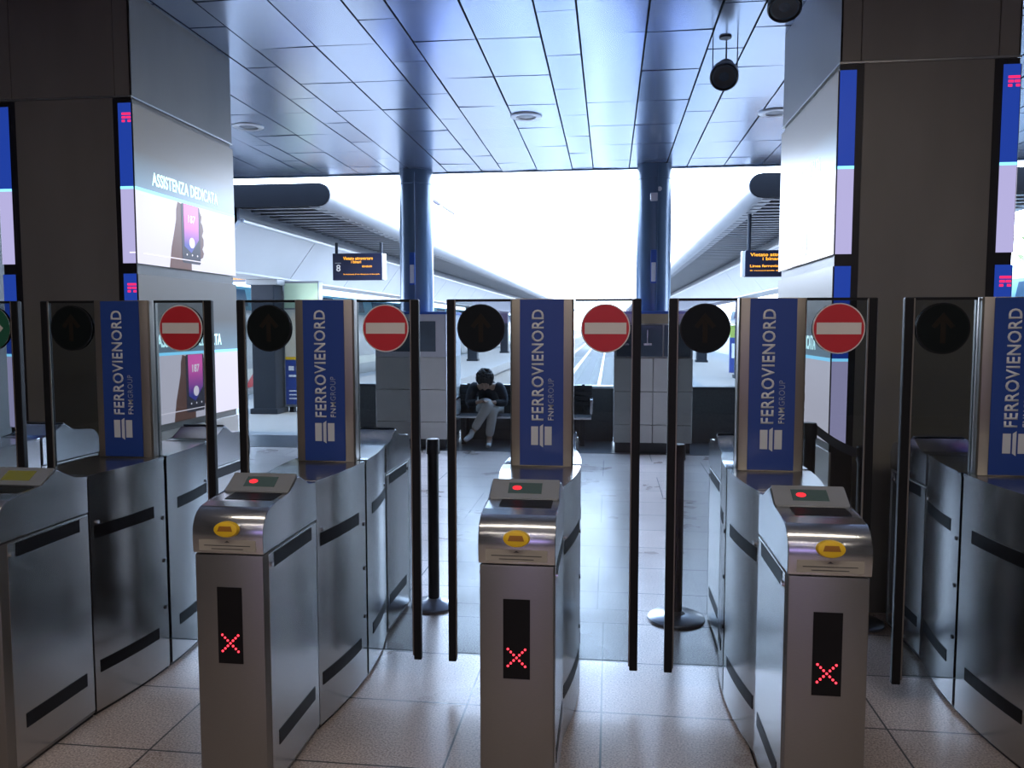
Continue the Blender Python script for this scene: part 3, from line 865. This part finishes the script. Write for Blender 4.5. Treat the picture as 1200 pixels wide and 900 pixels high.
# platform columns
cl = ['nearest dark platform column, beside the tall poster case', 'second dark platform column past the poster case', 'third dark platform column past the poster case, further along', 'fourth dark platform column past the poster case, far along', 'farthest dark platform column on the board 8 platform']
cr = ['nearest dark column of the platform behind the washed out screen pillar', 'second dark column on the platform behind the white screen pillar', 'third dark column on the platform of the blue information post', 'fourth dark column along the platform of the blue information post', 'farthest dark column along the platform of the blue information post']
for xx, labs, ys in ((-6.22, cl, (13.95, 25.5, 36, 47, 58)), (4.06, cr, (13.95, 25, 36, 47, 58))):
    for yy, lab in zip(ys, labs):
        t = thing('platform_column', (xx, yy, 0), lab, 'column', 'dark platform columns')
        s = NB(); box(s, -.22, .22, -.22, .22, .0, 2.44, .02); obj('shaft', s, M['pillar_dark'], t)
        s = NB(); box(s, -.26, .26, -.26, .26, 0, .10, .01); obj('base', s, M['pillar_dark'], t)
        s = NB(); box(s, -.30, .30, -.25, .25, 2.34, 2.44, .01); obj('capital', s, M['train_grey'], t)

# departure boards
def board(x0, x1, y, z0, z1, num, label, lines, rod_top=3.3, side=1):
    base = (x0, y, z0)
    t = thing('departure_board', base, label, 'departure board', 'hanging departure boards')
    s = NB(); box(s, x0, x1, y, y+.14, z0, z1, .008); body = obj('casing', s, M['board'], t, base)
    s = NB()
    a, b = (x1, x1+.05) if side > 0 else (x0-.05, x0)
    box(s, a, b, y+.01, y+.13, z0+.01, z1-.01, .005); obj('side_plate', s, M['board_side'], body, base)
    F = frame((x0, y, z0), (1, 0, 0), (0, 0, 1)); W, H = x1-x0, z1-z0
    def put(txt, u, v, w, h, m, nm='lettering', bold=.01):
        s = text_bm(txt, F @ Matrix.Translation((u*W, v*H, .001)), width=w*W, height=h*H, bold=bold, depth=.002); obj(nm, s, m, body, base)
    for (txt, u, v, w, h) in lines: put(txt, u, v, w, h, M['amber'])
    if num:
        put(num, .075, .33, .085, .25, M['white_dim'], 'numeral')
        s = NB(); polyplate(s, rect(.05*W, .17*W, .635*H, .645*H), F, .002); obj('rule', s, M['white_dim'], body, base)
    for xr in (x0+.06*W, x1-.03*W):
        s = NB(); cyl(s, (xr, y+.07, z1-.01), (xr, y+.07, rod_top), .028, n=12); obj('hanger', s, M['pillar_dark'], t, base)
    return t
board(-5.17, -4.22, 14.5, 2.455, 2.955, '8', 'hanging departure board with numeral 8 and amber text',
      [('Vietato attraversare', .22, .755, .60, .12), ('i binari', .38, .63, .20, .11), ('00:00:00', .60, .475, .20, .07), ('Si raccomanda di non oltrepassare la linea gialla', .22, .19, .73, .055)], 3.16)
board(2.04, 3.05, 12.5, 2.345, 2.745, None, 'hanging departure board with amber lines beside the washed out screen pillar',
      [('Vietato attraversare', .07, .77, .72, .13), ('i binari', .25, .62, .26, .12), ('00:00:00', .50, .52, .2, .05), ('Linea ferroviaria in esercizio', .07, .36, .85, .10), ('Si raccomanda di non oltrepassare', .07, .20, .85, .06)], 3.30, -1)
board(-8.05, -7.22, 16, 2.53, 2.67, None, 'slim distant amber text board close to the phone advert pillar edge', [('Attenzione', .05, .3, .5, .4)], 3.2)

# poster case next to the nearest platform column
t = thing('poster_case', (-5.62, 14.15, 0), 'tall poster case with pale green top and blue base beside dark column', 'poster case')
s = NB(); box(s, -.34, .34, -.1, .1, .1, 2.42, .01); obj('case', s, M['train_grey'], t)
s = NB(); box(s, -.28, -.2, -.06, .06, 0, .12); box(s, .2, .28, -.06, .06, 0, .12); obj('feet', s, M['pillar_dark'], t)
s = NB(); box(s, -.32, .32, -.108, -.1, 1.93, 2.38, .002); obj('top_panel', s, M['pale_green'], t)
s = NB(); box(s, -.32, .32, -.108, -.1, 1.03, 1.9, .002); obj('poster', s, M['poster_cream'], t)
s = NB(); box(s, -.32, .32, -.109, -.1, .98, 1.03); obj('yellow_strip', s, M['yellow'], t)
s = NB(); box(s, -.32, .32, -.108, -.1, .15, .98, .002); bp = obj('lower_poster', s, M['poster_blue'], t)
s = NB()
for i in range(4): box(s, -.26+.14*i, -.16+.14*i, -.111, -.107, .78, .86); 
for i in range(3): box(s, -.26, .05+.06*i, -.111, -.107, .25+.07*i, .27+.07*i)
box(s, -.26, .22, -.111, -.107, .66, .70)
obj('poster_print', s, M['sign_white'], bp)
s = NB(); polyplate(s, disc_pts(0, .80, .05, 20), frame((0, -.111, 0), (1, 0, 0), (0, 0, 1)), .002); obj('poster_spot', s, M['train_red'], bp)

# blue information post on the far platform
t = thing('information_post', (4.38, 28, 0), 'blue information post with lime top, far along the platform', 'information post')
s = NB(); box(s, -.28, .28, -.08, .08, 0, 1.2, .01); obj('panel', s, M['poster_blue'], t)
s = NB(); box(s, -.28, .28, -.08, .08, 1.2, 1.62, .01); obj('top_panel', s, M['lime'], t)
s = NB(); box(s, -.22, .22, -.085, -.08, .5, 1.0); obj('notice', s, M['sign_white'], t)

# ------------------------------------------------------------------ tracks
def track(xc, label):
    t = thing('railway_track', (xc, 11.6, -1.2), label, 'railway track')
    for sx in (-.7175, .7175):
        s = NB(); prism(s, [(sx-.07, .06), (sx+.07, .06), (sx+.07, .075), (sx+.012, .09), (sx+.012, .175), (sx+.036, .185), (sx+.036, .22), (sx-.036, .22), (sx-.036, .185), (sx-.012, .175), (sx-.012, .09), (sx-.07, .075)], 0, 230, 'y')
        obj('rail', s, M['rail'], t)
    s = NB(); prism(s, [(-1.25, 0), (1.25, 0), (1.2, .08), (.9, .1), (-.9, .1), (-1.2, .08)], -.11, .11, 'y'); first = obj('sleeper', s, M['concrete'], t)
    first.location = (0, .4, -.03)
    for k in range(1, 95):
        c = first.copy(); COL.objects.link(c); c.parent = t; c.location = (0, .4+.62*k, -.03)
track(-2.80, 'railway track nearest the board 8 platform')
track(.25, 'railway track in line with the pedestal with ticket screens')

# ------------------------------------------------------------------ trains
def train(xs, sgn, y0, n, teal_low, label):
    """xs: side facing us; sgn: direction of its depth."""
    base = (xs, y0, -1.0)
    t = thing('train', base, label, 'train')
    W = 2.85
    def X(d): return xs+sgn*d
    L = 20.0
    for k in range(n):
        a = y0+k*(L+.6); b = a+L
        pr = [(X(.05), -.75), (X(0), .2), (X(0), 2.0), (X(.10), 2.55), (X(.45), 2.86), (X(W/2), 2.95), (X(W-.45), 2.86), (X(W-.1), 2.55), (X(W), 2.0), (X(W), .2), (X(W-.05), -.75)]
        s = NB(); prism(s, pr, a, b, 'y'); car = obj('carriage', s, M['train_white'], t, base, smooth=25)
        e = .012
        def plate(nm, m, ya, yb, za, zb, d=e):
            s = NB(); x0, x1 = sorted((X(-d), X(.03))); box(s, x0, x1, ya, yb, za, zb, .004, 1); return obj(nm, s, m, car, base)
        # teal window band follows the inward lean of the upper side
        s = NB(); prism(s, [(X(-.006), 1.98), (X(.094), 2.55), (X(.44), 2.868), (X(.46), 2.84), (X(.11), 2.54), (X(.01), 1.98)], a+.1, b-.1, 'y'); obj('teal_band', s, M['train_teal'], car, base)
        for i in range(6):
            ya = a+1.0+i*3.1
            s = NB(); prism(s, [(X(-.004), 2.08), (X(.07), 2.48), (X(.10), 2.48), (X(.03), 2.08)], ya, ya+2.0, 'y'); obj('upper_window', s, M['train_glass'], car, base)
        for i in range(6):
            ya = a+.8+i*3.2
            if i in (0, 3):
                dr = plate('door', M['train_grey'], ya, ya+1.1, -.05, 1.9, .02)
                plate('door_window', M['train_glass'], ya+.25, ya+.85, .95, 1.6, .026)
            else:
                plate('window', M['train_glass'], ya, ya+2.0, .85, 1.6)
        plate('lower_stripe', M['train_teal'] if teal_low else M['poster_cream'], a+.1, b-.1, .28, .55, .007)
        s = NB(); x = X(-.011)
        F = frame((x, a, 0), (0, 1, 0), (0, 0, 1)) if sgn < 0 else frame((x, a, 0), (0, 1, 0), (0, 0, 1))
        if not teal_low:
            for o in (0.3, 2.7, 6.5):
                polyplate(s, [(o+.0, .1), (o+.55, .1), (o+1.7, 1.05), (o+1.35, 1.05)], F, .004)
            obj('red_swoosh', s, M['train_red'], car, base)
        else: s.free()
        s = NB()
        for yy in (a+2.2, a+4.6, b-4.6, b-2.2):
            for d in (.6, 2.2): cyl(s, (X(d), yy, -.55), (X(d+.12), yy, -.55), .43, n=24)
        box(s, *sorted((X(.5), X(2.35))), a+1.4, a+5.4, -.75, -.4); box(s, *sorted((X(.5), X(2.35))), b-5.4, b-1.4, -.75, -.4)
        obj('bogies', s, M['pillar_dark'], car, base)
    return t
train(-8.75, -1, 15.5, 3, False, 'white and teal train with red stripes standing along the board 8 platform')
train(8.0, 1, 14.0, 2, True, 'teal and white train by the frame edge under the trees')

# ------------------------------------------------------------------ overhead line fitting
t = thing('catenary_bracket', (-4.72, 20, 3.66), 'overhead line bracket with insulators against the bright sky', 'catenary bracket')
s = NB(); cyl(s, (0, 0, 0), (0, 0, 1.45), .07, n=16); obj('mast', s, M['pillar_dark'], t)
s = NB(); cyl(s, (0, 0, 1.28), (.78, 0, .78), .018, n=10); obj('arm', s, M['insulator'], t)
s = NB()
d = Vector((.78, 0, -.5)).normalized()
for k in range(6): cyl(s, Vector((.26, 0, 1.113))+d*(.035*k), Vector((.26, 0, 1.113))+d*(.035*k+.02), .055, n=16)
obj('insulator', s, M['insulator'], t)
s = NB(); cyl(s, (.55, 0, .93), (.55, 0, 1.04), .02, n=10); cyl(s, (.50, 0, .96), (.80, 0, .77), .035, n=12); obj('clamp', s, M['insulator'], t)

# ------------------------------------------------------------------ tree beyond
def tree(x, y, h, r, label):
    t = thing('tree', (x, y, -1.2), label, 'tree', 'trees beyond the train')
    s = NB(); cyl(s, (0, 0, 0), (.1, 0, h*.5), .16, .10, n=12); cyl(s, (.1, 0, h*.5), (-.2, .1, h*.8), .10, .04, n=10); cyl(s, (.1, 0, h*.45), (.7, .1, h*.7), .07, .03, n=8); obj('trunk', s, M['bark'], t)
    s = NB()
    for k in range(1800):
        a = random.uniform(0, 2*math.pi); u = random.uniform(-1, 1); q = random.uniform(.35, 1)**.5
        c = Vector((math.cos(a)*math.sqrt(1-u*u)*r*q, math.sin(a)*math.sqrt(1-u*u)*r*q, h*.72+u*r*.95*q))
        n = Vector((random.gauss(0, 1), random.gauss(0, 1), random.gauss(0, 1))).normalized(); p = n.orthogonal().normalized(); w = n.cross(p)
        l = random.uniform(.10, .2)
        vs = [s.verts.new(c+p*l), s.verts.new(c+w*l*.5), s.verts.new(c-p*l), s.verts.new(c-w*l*.5)]
        s.faces.new(vs)
    obj('crown', s, M['leaf'], t)
tree(13.9, 23, 6.0, 2.2, 'leafy tree above the teal train at the frame edge')
tree(16.2, 29, 6.6, 2.4, 'leafy tree behind the first tree, further past the teal train')

# ------------------------------------------------------------------ bench and person
t = thing('metal_bench', (-1.15, 10.72, 0), 'dark metal bench before the low parapet, with the seated person on it', 'bench')
s = NB()
for k in range(6): box(s, -.92, .92, -.21+.07*k, -.16+.07*k, .36, .385, .004, 1)
obj('seat', s, M['bench'], t)
s = NB()
for k in range(4): box(s, -.92, .92, .205, .225, .50+.075*k, .56+.075*k, .004, 1)
for xx in (-.8, 0, .8): box(s, xx-.02, xx+.02, .2, .24, .42, .80)
obj('backrest', s, M['bench'], t)
for xx in (-.8, 0, .8):
    s = NB(); box(s, xx-.025, xx+.025, -.17, -.13, 0, .36); box(s, xx-.025, xx+.025, .13, .17, 0, .36); box(s, xx-.03, xx+.03, -.2, .2, .0, .03); obj('leg', s, M['bench'], t)
for xx in (-.92, -.14, .31, .92):
    s = NB(); box(s, xx-.02, xx+.02, -.2, .17, .60, .625, .006); box(s, xx-.015, xx+.015, -.2, -.17, .43, .61); box(s, xx-.015, xx+.015, .14, .17, .43, .61); obj('armrest', s, M['chrome'], t)
s = NB(); box(s, -.92, .92, -.222, -.212, .36, .385); obj('seat_edge', s, M['chrome'], t)

def skin_obj(name, nodes, edges, m, parent, remesh=.008, extra=None, sub=2, root=0):
    """nodes: (pos, (rx, ry)); skinned and fused into one continuous surface"""
    me = bpy.data.meshes.new(name)
    me.from_pydata([n[0] for n in nodes], edges, [])
    o = bpy.data.objects.new(name, me); COL.objects.link(o)
    md = o.modifiers.new('s', 'SKIN'); md.use_smooth_shade = True; md.branch_smoothing = .6
    for i, n in enumerate(nodes):
        sv = me.skin_vertices[0].data[i]
        r = n[1]; sv.radius = r if isinstance(r, tuple) else (r, r)
        sv.use_root = (i == root)
    s2 = o.modifiers.new('u', 'SUBSURF'); s2.levels = sub; s2.render_levels = sub
    dg = bpy.context.evaluated_depsgraph_get()
    ev = o.evaluated_get(dg)
    m2 = bpy.data.meshes.new_from_object(ev)
    bpy.data.objects.remove(o)
    bm = NB(); bm.from_mesh(m2)
    if extra: extra(bm)
    m3 = bpy.data.meshes.new(name); bm.to_mesh(m3); bm.free()
    o = bpy.data.objects.new(name, m3); COL.objects.link(o)
    if remesh:
        rm = o.modifiers.new('r', 'REMESH'); rm.mode = 'VOXEL'; rm.voxel_size = remesh
        sm = o.modifiers.new('m', 'SMOOTH'); sm.iterations = 3; sm.factor = .5
        dg = bpy.context.evaluated_depsgraph_get()
        m4 = bpy.data.meshes.new_from_object(o.evaluated_get(dg))
        bpy.data.objects.remove(o)
        o = bpy.data.objects.new(name, m4); COL.objects.link(o)
    for p in o.data.polygons: p.use_smooth = True
    o.data.materials.clear(); o.data.materials.append(m)
    if parent: o.parent = parent
    return o

PX, PY = -1.62, 10.72
per = thing('person', (PX, PY, 0), 'seated person in dark jacket and pale trousers, legs crossed, head bowed', 'person')
def head_extra(bm):
    # bowed head: ellipsoid with brow, nose, mouth, chin and ears, facing forward and down
    H = Matrix.Translation((0, -.43, .885)) @ Matrix.Rotation(R(38), 4, 'X')
    def ell(c, r, seg=20):
        res = bmesh.ops.create_uvsphere(bm, u_segments=seg, v_segments=seg//2+2, radius=1.0)
        for v in res['verts']:
            v.co = H @ Vector((c[0]+v.co.x*r[0], c[1]+v.co.y*r[1], c[2]+v.co.z*r[2]))
    ell((0, 0, .01), (.072, .088, .098)); ell((0, -.03, -.06), (.052, .055, .055))      # skull, jaw
    ell((0, -.088, -.012), (.013, .018, .024), 12); ell((0, -.08, .012), (.045, .012, .010), 12)   # nose, brow
    ell((0, -.080, -.052), (.022, .010, .006), 12); ell((0, -.075, -.085), (.02, .018, .016), 12)  # mouth, chin
    for q in (-1, 1): ell((q*.076, .01, -.012), (.010, .02, .03), 12)
    for q in (-1, 1): ell((q*.03, -.078, .0), (.012, .008, .007), 10)
# local coordinates from (PX, PY, 0); person faces -Y
N, E = [], []
def nd(p, r, prev=None):
    N.append((p, r)); 
    if prev is not None: E.append((prev, len(N)-1))
    return len(N)-1
pel = nd((0, .0, .53), (.13, .10))
b1 = nd((0, -.07, .65), (.125, .095), pel); b2 = nd((0, -.20, .76), (.135, .09), b1); b3 = nd((0, -.29, .815), (.10, .075), b2)
nk = nd((0, -.35, .845), .05, b3); hd = nd((0, -.41, .87), .055, nk)
hands = []
for q, el, ha in ((-1, (-.235, -.36, .565), (-.07, -.47, .605)), (1, (.255, -.33, .57), (.10, -.46, .60))):
    sh = nd((q*.175, -.26, .785), .06, b3); e = nd(el, .04, sh); w = nd(ha, .027, e)
    d = (Vector(ha)-Vector(el)).normalized()
    palm = nd(tuple(Vector(ha)+d*.05), (.032, .018), w)
    hands.append((palm, Vector(ha)+d*.05, d, q))
for palm, c, d, q in hands:
    up = Vector((0, -.35, -.9)); lat = d.cross(up).normalized()
    for k, ln in enumerate((.062, .072, .067, .052)):
        o0 = c+d*.03+lat*((k-1.5)*.017)
        a = nd(tuple(o0), .008, palm); b_ = nd(tuple(o0+d*ln*.5-up*.0), .0075, a); nd(tuple(o0+d*ln*.85+up*.03), .0065, b_)
    th = nd(tuple(c-d*.015-lat*.03*1), .009, palm); nd(tuple(c+d*.03-lat*.045), .0075, th)
legs = []
for hp, kn, an, to in (((.09, -.02, .52), (.11, -.45, .50), (.055, -.44, .09), (.06, -.55, .035)), ((-.09, -.02, .53), (.06, -.50, .585), (-.15, -.58, .20), (-.20, -.68, .145))):
    h_ = nd(hp, .075, pel); k_ = nd(kn, .055, h_); a_ = nd(an, .035, k_); nd(to, (.035, .025), a_)
skin_obj('body', N, E, M['skin'], per, .0055, head_extra)
# jacket: trunk and sleeves grown separately, then fused
def chain_mesh(pts):
    me = bpy.data.meshes.new('c'); me.from_pydata([p for p, r in pts], [(i, i+1) for i in range(len(pts)-1)], [])
    o = bpy.data.objects.new('c', me); COL.objects.link(o)
    o.modifiers.new('s', 'SKIN'); u = o.modifiers.new('u', 'SUBSURF'); u.levels = 2
    for i, (p, r) in enumerate(pts):
        me.skin_vertices[0].data[i].radius = r if isinstance(r, tuple) else (r, r); me.skin_vertices[0].data[i].use_root = i == 0
    m2 = bpy.data.meshes.new_from_object(o.evaluated_get(bpy.context.evaluated_depsgraph_get()))
    bpy.data.objects.remove(o)
    return m2
sleeves = [chain_mesh([((q*.10, -.27, .80), .09), ((q*.185, -.27, .785), .085), (el, .064), (tuple(Vector(el).lerp(Vector(ha), .5)), .055), (ha, .045)])
           for q, el, ha in ((-1, (-.235, -.36, .565), (-.09, -.455, .60)), (1, (.255, -.33, .57), (.125, -.44, .597)))]
N, E = [], []
a = nd((0, .02, .52), (.165, .135)); b = nd((0, -.06, .65), (.165, .125), a); c = nd((0, -.19, .765), (.175, .12), b); d = nd((0, -.285, .815), (.13, .10), c); nd((0, -.34, .84), .078, d)
def add_sleeves(bm):
    for m_ in sleeves: bm.from_mesh(m_)
skin_obj('jacket', N, E, M['jacket'], per, .010, add_sleeves)
# trousers
N, E = [], []
a = nd((0, .02, .515), (.15, .12))
for hp, kn, an in (((.09, -.04, .515), (.11, -.45, .50), (.057, -.44, .13)), ((-.09, -.04, .53), (.06, -.50, .585), (-.13, -.573, .235))):
    h_ = nd(hp, .10, a); m_ = nd(tuple(Vector(hp).lerp(Vector(kn), .55)), .088, h_); k_ = nd(kn, .075, m_); c_ = nd(tuple(Vector(kn).lerp(Vector(an), .4)), .068, k_); nd(an, .058, c_)
skin_obj('trousers', N, E, M['trousers'], per, .009)
for (an, to, up_) in (((.055, -.425, .055), (.062, -.60, .035), 0), ((-.14, -.58, .19), (-.225, -.715, .125), 1)):
    N, E = [], []
    a = nd(an, .042); b = nd(tuple(Vector(an).lerp(Vector(to), .5)), (.042, .036), a); c = nd(to, (.036, .026), b); nd((an[0], an[1]+.015, an[2]+.07), .044, a)
    skin_obj('shoe', N, E, M['shoe'], per, .008)
# curly hair
s = NB()
H = Matrix.Translation((0, -.43, .885)) @ Matrix.Rotation(R(38), 4, 'X')
for k in range(260):
    a = random.uniform(0, 2*math.pi); u = random.uniform(-.75, 1)
    p = Vector((math.cos(a)*math.sqrt(1-u*u), math.sin(a)*math.sqrt(1-u*u), u))
    if p.y < -.35 and p.z < .5: continue
    p = Vector((p.x*.098, p.y*.112+.014, p.z*.112+.034))
    rr = random.uniform(.016, .03)
    bmesh.ops.create_icosphere(s, subdivisions=1, radius=rr, matrix=H @ Matrix.Translation(p))
bmesh.ops.create_uvsphere(s, u_segments=20, v_segments=12, radius=1, matrix=H @ Matrix.Translation((0, .015, .032)) @ Matrix.Diagonal((.092, .102, .105, 1)))
obj('hair', s, M['hair'], per, smooth=80)

# ------------------------------------------------------------------ light
w = bpy.data.worlds.new('sky'); scene.world = w; w.use_nodes = True
nt = w.node_tree; bg = nt.nodes['Background']
tc = nt.nodes.new('ShaderNodeTexCoord'); sp = nt.nodes.new('ShaderNodeSeparateXYZ'); cr = nt.nodes.new('ShaderNodeValToRGB')
nt.links.new(tc.outputs['Generated'], sp.inputs[0]); nt.links.new(sp.outputs[2], cr.inputs[0])
cr.color_ramp.elements[0].position = 0.0; cr.color_ramp.elements[0].color = (.72, .83, 1, 1)
cr.color_ramp.elements[1].position = .6; cr.color_ramp.elements[1].color = (.42, .63, 1, 1)
nt.links.new(cr.outputs[0], bg.inputs[0]); bg.inputs[1].default_value = 13.5

def sun(az, el, power, col):
    d = bpy.data.lights.new('sun', 'SUN'); d.energy = power; d.color = col; d.angle = R(.6)
    o = bpy.data.objects.new('sun', d); COL.objects.link(o)
    v = Vector((math.sin(R(az))*math.cos(R(el)), math.cos(R(az))*math.cos(R(el)), math.sin(R(el))))   # towards the sun
    o.rotation_euler = v.to_track_quat('Z', 'Y').to_euler()
sun(100, 42, 6.0, (1, .90, .74))

def area(name, loc, rot, sx, sy, power, col):
    d = bpy.data.lights.new(name, 'AREA'); d.shape = 'RECTANGLE'; d.size = sx; d.size_y = sy; d.energy = power; d.color = col
    o = bpy.data.objects.new(name, d); COL.objects.link(o); o.location = loc; o.rotation_euler = rot
area('hall_tube_light', (0, 1.1, 3.6), (0, 0, 0), 5.0, .12, 40, (1, .88, .74))
area('hall_tube_light', (0, -2.2, 3.6), (0, 0, 0), 7.0, .12, 42, (1, .90, .80))
area('hall_tube_light', (0, -5.5, 3.6), (0, 0, 0), 7.0, .12, 34, (1, .90, .80))
area('hall_violet_light', (0, -7.6, 1.9), (R(90), 0, 0), 5.0, .5, 22, (.55, .42, 1))  # violet light added for the hood streaks; a display there is only assumed

vs = scene.view_settings
vs.view_transform = 'Standard'; vs.look = 'None'; vs.exposure = .42; vs.gamma = 1; vs.use_curve_mapping = False
scene.cycles.max_bounces = 10; scene.cycles.transparent_max_bounces = 24; scene.cycles.glossy_bounces = 5; scene.cycles.diffuse_bounces = 5
scene.cycles.sample_clamp_indirect = 6; scene.cycles.use_denoising = True
scene.cycles.caustics_reflective = False; scene.cycles.caustics_refractive = False
